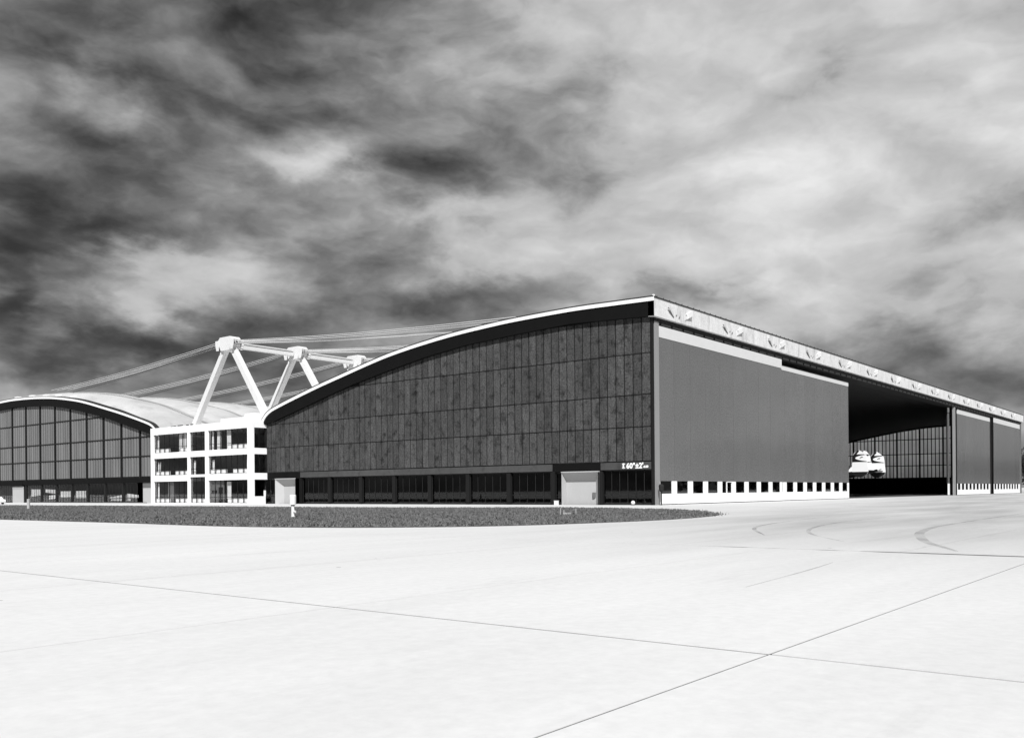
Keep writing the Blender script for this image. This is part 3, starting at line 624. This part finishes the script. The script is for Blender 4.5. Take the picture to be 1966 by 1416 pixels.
def office_windows():
    fl = ((9.1,12.4),(5.04,8.1),(0.14,3.97))
    for fi, (z0, z1) in enumerate(fl):
        for si, (a, b) in enumerate(SPN):
            if fi == 2 and si == 1: z1 = 4.62
            elif fi == 2: z1 = 3.97
            k = max(3, round((b-a)/1.56)); st = (b-a)/k; x = XB-0.12
            m = MB()
            for i in range(k+1): y = a+i*st; m.box(x-0.05, x+0.05, max(y-0.035, a+0.002), min(y+0.035, b-0.002), z0+0.002, z1-0.002)
            m.box(x-0.04, x+0.04, a, b, z0+0.95, z0+1.02)
            wf = m.build('window', 'dark_steel', ob)
            for i in range(k): box('pane', 'office_glass', wf, x-0.006, x+0.006, a+i*st+0.04, a+(i+1)*st-0.04, z0+0.01, z1-0.01)
            # white parapet panels behind the lower lights
            for i in range(k):
                if fi == 0 and si == 1: continue
                if fi == 0 and si == 2 and not (i < 2 or i > 3): continue
                if fi == 0 and si == 0 and i > 3: continue
                if fi == 1 and si in (0, 2) and i == 3: continue
                if fi == 1 and si == 1: continue
                if fi == 2 and si == 0 and i > 3: continue
                if fi == 2 and si == 2 and i == 3: continue
                box('parapet_panel', 'sill_white', wf, x+0.22, x+0.28, a+i*st+0.09, a+(i+1)*st-0.09, z0+0.1, z0+0.78)
    # return side
    for z0, z1 in ((9.1,12.4),(5.04,8.1)):
        m = MB().box(XB+0.02, -0.02, 72.45, 72.53, z0+0.9, z0+0.96).box(-1.2, -1.12, 72.45, 72.53, z0, z1); wf = m.build('window', 'dark_steel', ob)
        box('pane', 'office_glass', wf, XB+0.02, -1.21, 72.48, 72.49, z0+0.01, z1-0.01); box('pane', 'office_glass', wf, -1.11, -0.02, 72.48, 72.49, z0+0.01, z1-0.01)
office_windows()
# entrance in the ground floor
et = box('entrance', 'grey_steel', ob, XB+0.15, XB+0.3, 80.9, 84.5, 0.14, 3.9)
box('door', 'dark_steel', et, XB+0.08, XB+0.148, 81.15, 82.3, 0.14, 2.8)
for a in (82.9, 83.7): box('pane', 'dark_glass', et, XB+0.12, XB+0.148, a-0.05, a+0.6, 1.75, 2.3)
box('wall_panel', 'grey_steel', ob, XB+0.15, XB+0.3, 95.95, 97.9, 0.14, 3.95)
OC = 'curtains in the office windows'
for fl_, z0, z1, lst in (('top floor', 9.12, 12.3, ((101.5,101.0,'tied back beside the end column'),(94.7,93.6,'half drawn'),(93.3,92.2,'drawn to the column'),(84.4,83.9,'tied back beside the column'),(82.9,81.8,'hanging alone mid-window'),(80.1,78.8,'gathered above the white parapet panels'))),
                         ('middle floor', 5.1, 7.5, ((101.4,100.4,'tied back beside the end column'),(89.9,89.3,'in the narrow bay'),(84.3,83.5,'tied back beside the column'),(74.6,73.9,'beside the corner column'))),
                         ('ground floor', 0.9, 3.7, ((80.2,79.0,'next to the entrance'),(101.5,101.0,'beside the end column')))):
    for ya, yb, why in lst:
        o = curtain(XB+0.35, ya, yb, z0, z0, z1, z1, 'white curtain in the %s office window, %s' % (fl_, why), None, 0.2, 0.05, 0.25 if fl_ == 'middle floor' else 0.0); o['group'] = OC

# ------------------------------------------------------------------ pylons, cables, tie beams
YC = 90.0
def make_pylon():
    p = thing('pylon', '', 'pylon')
    for s in (1, -1):
        m = MB(); a = Vector((0, s*12.0, 13.3)); b = Vector((0, s*1.0, 28.0)); d = (b-a).normalized(); nrm = Vector((0, d.z, -d.y))
        for wv, base in ((0.56, a), (0.46, b)):
            for sx in (-0.5, 0.5):
                for sn in (-1, 1): m.v.append(tuple(base+Vector((sx,0,0))+nrm*wv*sn))
        m.f += [(0,1,3,2),(4,6,7,5),(0,4,5,1),(2,3,7,6),(0,2,6,4),(1,5,7,3)]
        m.build('leg', 'pylon_concrete', p)
    m = MB()      # head: block with chamfered top and foot, flared to the cable ends
    prof = [(-1.3,27.45),(1.3,27.45),(1.75,28.3),(2.0,28.4),(2.0,29.4),(1.5,29.85),(-1.5,29.85),(-2.0,29.4),(-2.0,28.4),(-1.75,28.3)]
    m.prism_x(prof, -1.0, 1.0); hd = m.build('head', 'pylon_concrete', p)
    for s in (1, -1):
        MB().prism_x([(s*1.8,27.5),(s*2.45,27.5),(s*2.75,28.5),(s*2.75,29.3),(s*1.8,29.3)], -1.12, -1.01).build('cheek_plate', 'pylon_concrete', hd)
        MB().prism_x([(s*1.8,27.5),(s*2.45,27.5),(s*2.75,28.5),(s*2.75,29.3),(s*1.8,29.3)], 1.01, 1.12).build('cheek_plate', 'pylon_concrete', hd)
        for k in range(3): MB().box(-0.9+0.7*k, -0.6+0.7*k, min(s*2.14,s*2.4), max(s*2.14,s*2.4), 28.5, 29.2).build('cable_socket', 'dark_steel', hd)
    for s in (1, -1):
        for k in range(5):
            xo = -0.9+0.45*k; pts = []
            ye = 66.5-1.6*k
            for i in range(9):
                t = i/8; y = s*(2.3+(ye-2.3)*t); z = 29.0-0.12*(k % 2)+(25.2-29.0)*t-1.0*math.sin(math.pi*t)*0.45; pts.append((xo, y, z))
            MB().tube(pts, 0.05, 4).build('cable', 'cable', p)
        for k in range(2):
            xo = -0.3+0.6*k; pts = []
            for i in range(9):
                t = i/8; y = s*(2.3+(59-2.3)*t); z = 28.6+(24.3-28.6)*t-0.35*math.sin(math.pi*t); pts.append((xo, y, z))
            MB().tube(pts, 0.075, 4).build('cable', 'cable_dark' if s == 1 else 'cable', p)
    return p
PX = [5.4, 20.55, 35.65, 50.7, 65.7]
plabels = ['white A-frame pylon standing at the front edge of the office roof', 'white A-frame pylon, second from the office front', 'white A-frame pylon, third from the office front, half hidden by the roof edge',
           'A-frame pylon, fourth from the office front, hidden but for its cables', 'A-frame pylon, fifth from the office front, hidden but for its cables']
p0 = make_pylon()
for i, x in enumerate(PX):
    p = p0 if i == 0 else copy_tree(p0)
    p.location = (x, YC, 0); p['label'] = plabels[i]; p['group'] = 'pylons along the office roof'
for i in range(4):
    a, b = PX[i]+1.2, PX[i+1]-1.2
    tb = thing('tie_beam', 'white concrete beam tying the %s and %s pylon heads' % (('first','second'),('second','third'),('third','fourth'),('fourth','fifth'))[i], 'beam', (a, YC, 28.2), 'beams between the pylon heads')
    L_ = b-a
    MB().box(0.0, L_, -0.45, 0.45, -0.15, 0.55).build('girder', 'pylon_concrete', tb); MB().box(0.2, L_-0.2, -0.5, 0.5, 0.56, 0.64).build('cap_strip', 'flashing', tb)
    MB().box(0.0, L_, -0.32, 0.32, 0.65, 0.95).build('upper_chord', 'pylon_concrete', tb)

# ------------------------------------------------------------------ airliner parked nose-in, triple tail towards the opening
pl = thing('airliner', 'propeller airliner with triple white tail fins parked nose-in inside the open hangar', 'aircraft', (100, 6, 0))
def lathe_y(stations, k=20):
    m = MB(); 
    for y, cz, rx, rz in stations:
        for j in range(k):
            a = 2*math.pi*j/k; m.v.append((math.cos(a)*rx, y, cz+math.sin(a)*rz))
    for i in range(len(stations)-1):
        for j in range(k): m.f.append((i*k+j,i*k+(j+1)%k,(i+1)*k+(j+1)%k,(i+1)*k+j))
    m.f.append(tuple(range(k))); m.f.append(tuple(range((len(stations)-1)*k, len(stations)*k))[::-1]); return m
lathe_y([(-1.6,5.72,0.1,0.12),(-0.9,5.68,0.35,0.42),(0.4,5.58,0.62,0.72),(4,5.25,1.05,1.2),(9,4.8,1.5,1.6),(15,4.55,1.72,1.75),(23,4.45,1.75,1.75),(29,4.3,1.6,1.6),(32,4.0,1.15,1.15),(33.6,3.8,0.5,0.55),(34,3.75,0.1,0.1)]).build('fuselage', 'plane_white', pl, True)
bel_shade = MB(); ST = [(-0.9,5.68,0.36,0.43),(0.4,5.58,0.635,0.735),(4,5.25,1.065,1.215),(9,4.8,1.515,1.615),(15,4.55,1.735,1.765),(23,4.45,1.765,1.765),(29,4.3,1.615,1.615)]
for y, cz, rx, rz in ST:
    for j in range(11): a = math.pi+math.pi*j/10; bel_shade.v.append((math.cos(a)*rx, y, cz+math.sin(a)*rz))
bel_shade.f += [(i*11+j,(i+1)*11+j,(i+1)*11+j+1,i*11+j+1) for i in range(len(ST)-1) for j in range(10)]
bel_shade.build('belly_shade', 'fin_paint_and_shade', pl, True)  # dark skin painting the shade on the underside of the white fuselage
MB().add([(x,y,z) for z in (5.45,5.75) for x,y in ((-5.7,-0.3),(5.7,-0.3),(5.7,2.4),(0,3.3),(-5.7,2.4))], [(4,3,2,1,0),(5,6,7,8,9)]+[(i,(i+1)%5,(i+1)%5+5,i+5) for i in range(5)]).build('tailplane', 'plane_white', pl)
def fin(x, low):
    if low: out = [(-0.72,5.2),(-0.62,6.1),(-0.5,7.2),(-0.1,8.5),(0.45,9.05),(0.95,9.4),(1.5,9.25),(2.1,8.75),(2.35,8.2),(2.4,7.2),(2.55,5.4),(2.3,4.6),(1.6,4.1),(0.8,3.95),(0.0,4.25),(-0.5,4.7)]
    else: out = [(0.15,5.1),(0.15,6.3),(0.46,7.09),(0.65,8.05),(0.97,8.8),(1.31,9.29),(1.7,9.54),(2.23,9.49),(2.7,9.13),(3.25,8.4),(3.4,7.8),(3.35,6.4),(3.9,5.3)]
    f = MB().prism_x([(y,z) for y,z in out], x-0.11, x+0.11).build('fin', 'plane_white', pl)
    if low:
        for s in (-1, 1): MB().prism_x([(-0.70,5.1),(-0.5,4.7),(0.0,4.25),(0.8,3.95),(1.6,4.1),(2.3,4.6),(2.5,5.1)], x+s*0.116-0.004, x+s*0.116+0.004).build('lower_fin_shade', 'fin_paint_and_shade', f)  # dark sheets painting the shade on the fins below the tailplane
    # dark band with white parabola and bird, both faces
    for s in (-1, 1):
        X = x+s*0.115
        bds = ([[(0.46,7.05),(3.4,7.05),(3.42,7.8),(3.25,8.4),(3.0,8.74),(0.95,8.74),(0.7,8.1)], [(3.0,8.745),(2.7,9.13),(2.3,9.44),(2.05,9.36),(2.5,8.745)]] if not low
               else [[(-0.5,7.05),(2.42,7.05),(2.38,8.2),(2.1,8.6),(0.0,8.6),(-0.12,8.4)], [(2.1,8.605),(1.5,9.25),(1.2,9.33),(1.0,9.25),(1.55,8.605)]])
        for bd in bds: MB().prism_x(bd, X-0.004, X+0.004).build('fin_band', 'fin_paint_and_shade', f)
        base = 0.0 if not low else -1.05
        arc = [(0.55+base*1.0,7.15),(0.72+base,8.45)]+[(2.85+base-1.75*(t*t), 7.86+0.62*t) for t in np.linspace(0.85,-0.85,11)]
        MB().prism_x(arc, X+s*0.006-0.003, X+s*0.006+0.003).build('emblem', 'plane_white', f)
        bird = [(1.25,8.05),(1.6,8.12),(1.85,7.98),(2.05,7.78),(1.9,7.76),(1.75,7.86),(1.6,7.92),(1.5,7.84),(1.45,7.95)]
        MB().prism_x([(y+base,z) for y,z in bird], X+s*0.012-0.003, X+s*0.012+0.003).build('bird', 'fin_paint_and_shade', f)
    return f
fin(0, False); fin(5.6, True); fin(-5.6, True)
wing = [(18.0,14.5),(18.0,16.5),(1.5,20.5),(-1.5,20.5),(-18,16.5),(-18,14.5),(-1.5,14.0),(1.5,14.0)]
MB().add([(x,y,3.4+abs(x)*0.09) for x,y in wing]+[(x,y,3.75+abs(x)*0.09) for x,y in wing], [tuple(range(8))[::-1], tuple(range(8,16))]+[(i,(i+1)%8,(i+1)%8+8,i+8) for i in range(8)]).build('wing', 'plane_metal', pl)
for x in (-11, -5, 5, 11):
    e = lathe_y([(15.5,3.9,0.2,0.2),(18,3.95,0.7,0.7),(21,3.95,0.75,0.75),(22.2,3.95,0.6,0.6),(22.6,3.95,0.15,0.15)], 14); o = e.build('engine', 'plane_metal', pl, True); o.location = (x, 0, abs(x)*0.09-0.2)
    pr_ = MB()
    for a in (0, 120, 240): pr_.bar((0,22.4,3.95),(2.2*math.sin(R(a)),22.4,3.95+2.2*math.cos(R(a))), 0.25, 0.06)
    pr_.build('propeller', 'dark_steel', o)
for x, y in ((-5,16.6),(5,16.6),(0,30)):
    g_ = MB().tube([(x,y,0.6),(x,y,3.6)], 0.14, 8).build('gear_leg', 'plane_metal', pl)
    for s in (-0.3, 0.3): MB().tube([(x+s-0.14,y,0.6),(x+s+0.14,y,0.6)], 0.59, 16).build('wheel', 'rubber', g_)

# ------------------------------------------------------------------ small things outside
hy = thing('marker_pillar', 'white pillar with a drum head and side valve on the grass before the left pale door', 'pillar', (-52.1,-1.1,0.03)); hy.scale = (0.85, 0.85, 0.85)
MB().tube([(0,0,0),(0,0,0.06),(0,0,0.08),(0,0,0.95)], [0.2,0.2,0.13,0.13], 14).build('shaft', 'marker_white', hy)
MB().tube([(0,0,0.95),(0,0,1.02)], 0.16, 14).build('collar', 'rubber', hy)
MB().tube([(0,0,1.02),(0,0,1.75),(0,0,1.83)], [0.27,0.27,0.24], 16).build('drum', 'marker_white', hy)
MB().tube([(0,-0.12,0.45),(0.0,-0.3,0.45)], 0.1, 10).build('valve', 'marker_white', hy)
for i, (x, y, h) in enumerate(((-39.3,-14.9,0.46),(-40.3,-15.9,0.34),(-38.9,-15.95,0.42))):
    st = thing('stake', ('tallest thin stake in the grass before the right pale door','shortest thin stake in the grass, in the close pair by the board','thin stake standing apart in the grass beyond the small board')[i], 'stake', (x,y,0.02), 'stakes in the grass')
    MB().bar((0,0,-0.1),(0.02,0.01,h), 0.04).build('post', 'stake', st); MB().bar((0.02,0.01,h),(0.02,0.01,h+0.03), 0.06).build('cap', 'stake', st)
lw = thing('litter_board', 'small pale board lying in the grass between the stakes', 'board', (-39.4,-15.4,0.05)); MB().box(-0.1,0.5,-0.15,0.15,0,0.12).build('plank', 'stake', lw)
gl = thing('globe_lamp', 'white globe lamp at the foot of the dark glazing beside the hangar corner', 'lamp', (-0.9,2.2,0))
me = MB(); me.add([(0.24*math.cos(a)*math.cos(b),0.24*math.cos(b)*math.sin(a),0.30+0.24*math.sin(b)) for b in np.linspace(-1.5,1.5,9) for a in np.linspace(0,2*math.pi,16,endpoint=False)], [(i*16+j,i*16+(j+1)%16,(i+1)*16+(j+1)%16,(i+1)*16+j) for i in range(8) for j in range(16)]); me.build('globe', 'marker_white', gl, True)
MB().tube([(0,0,0),(0,0,0.08)], 0.2, 12).build('foot', 'grey_steel', gl)
bx_ = thing('white_box', 'small white box on the pavement beside the right pale door', 'box', (-1.2,12.9,0)); MB().box(-0.2,0.2,-0.2,0.2,0,0.5).build('case', 'marker_white', bx_); MB().box(-0.23,0.23,-0.23,0.23,0.5,0.55).build('lid', 'marker_white', bx_)
hp = thing('alarm_post', 'black post with a bulbous head beside the corner of the sliding doors', 'post', (0.45,-0.75,0))
MB().tube([(0,0,0),(0,0,1.6)], 0.08, 8).build('pole', 'rubber', hp); MB().tube([(0,0,1.5),(0,0,1.7),(0,0,2.2),(0,0,2.42)], [0.1,0.24,0.3,0.2], 12).build('head', 'rubber', hp); MB().box(0.15,0.45,-0.12,0.12,2.2,2.3).build('hood', 'rubber', hp)
mk = thing('survey_marker', 'short pale marker post on the grass before the ribbed hangar', 'post', (-42,62.5,0.03)); MB().tube([(0,0,0),(0,0,1.1)], 0.17, 10).build('shaft', 'stake', mk); MB().tube([(0,0,1.1),(0,0,1.2)], [0.2,0.15], 10).build('cap', 'stake', mk)
# car parked in front of the ribbed hangar, cut by the picture edge
ca = thing('parked_car', 'white saloon car parked before the ribbed hangar gable', 'car', (-16.5,134.6,0)); ca.rotation_euler = (0,0,R(8))
body = [(-2.1,0.35),(2.1,0.35),(2.2,0.6),(2.1,0.85),(1.2,0.95),(0.7,1.42),(-0.8,1.45),(-1.4,0.98),(-2.05,0.9),(-2.2,0.65)]
MB().prism_x([(y,z) for y,z in body], -0.8, 0.8).build('body', 'white_paint', ca)
for sx in (-0.805, 0.805): MB().prism_x([(1.05,0.98),(0.64,1.36),(-0.74,1.38),(-1.2,0.98)], sx-0.006, sx+0.006).build('window', 'dark_glass', ca)
for sx in (-0.7, 0.7):
    for sy in (-1.3, 1.35):
        w_ = MB().tube([(sx-0.11,sy,0.32),(sx+0.11,sy,0.32)], 0.32, 16).build('wheel', 'rubber', ca); MB().tube([(sx-0.12,sy,0.32),(sx+0.12,sy,0.32)], 0.16, 12).build('rim', 'grey_steel', w_)

# ------------------------------------------------------------------ trees
def leaves(m, cx, cy, cz, rx, ry, rz, cnt, size):
    for _ in range(cnt):
        while True:
            p = [random.uniform(-1,1) for _ in range(3)]; r2 = sum(q*q for q in p)
            if 0.25 < r2 < 1: break
        c = Vector((cx+p[0]*rx, cy+p[1]*ry, cz+p[2]*rz)); a = Vector((random.gauss(0,1),random.gauss(0,1),random.gauss(0,1))).normalized(); b = a.cross(Vector((random.gauss(0,1),random.gauss(0,1),random.gauss(0,1)))).normalized()
        s = size*random.uniform(0.5,1.2); m.add([c-a*s*0.5, c+b*s*0.4, c+a*s*0.5, c-b*s*0.4], [(0,1,2,3)])
def tree(x, y, h, r, label, cnt=2600):
    t = thing('tree', label, 'tree', (x,y,0), 'trees behind the end of the hangar')
    m = MB().tube([(0,0,0),(0.1,0,h*0.3),(0,0.1,h*0.7)], [0.4,0.3,0.1], 8)
    for k in range(6):
        a = k*1.05; m.tube([(0,0,h*(0.22+0.06*k)),(math.cos(a)*r*0.7,math.sin(a)*r*0.7,h*(0.42+0.07*k))], [0.14,0.04], 5)
    m.build('trunk', 'bark', t)
    m = MB()
    for k in range(13):
        a = random.uniform(0,6.28); q = random.uniform(0,0.6)*r; z = random.uniform(0.22,0.85)*h
        s = (1.1-0.55*abs(z/h-0.45))*r*0.62; leaves(m, math.cos(a)*q, math.sin(a)*q, z, s, s, s*0.8, cnt//13, 0.75)
    m.build('crown', 'leaf', t)
tree(259, 4, 17.5, 6.0, 'dark leafy tree rising behind the far end of the sliding doors'); tree(270, 12, 16, 6.0, 'dark leafy tree just behind the hangar end tree, further from the doors'); tree(268, -2, 14, 5.5, 'lower dark tree standing out beyond the hangar end tree')
# wood across the airfield, far beyond the door side
wm = MB()
for i in range(190):
    t = i/190; x = 240+720*t+random.uniform(-5,5); y = -118+30*t+random.uniform(-10,10); h = random.uniform(17,26); leaves(wm, x, y, h*0.5, 6, 5, h*0.5, 70, 3.6)
tag(wm.build('wood', 'leaf'), 'far-off dark wood across the airfield', 'wood', kind='stuff')
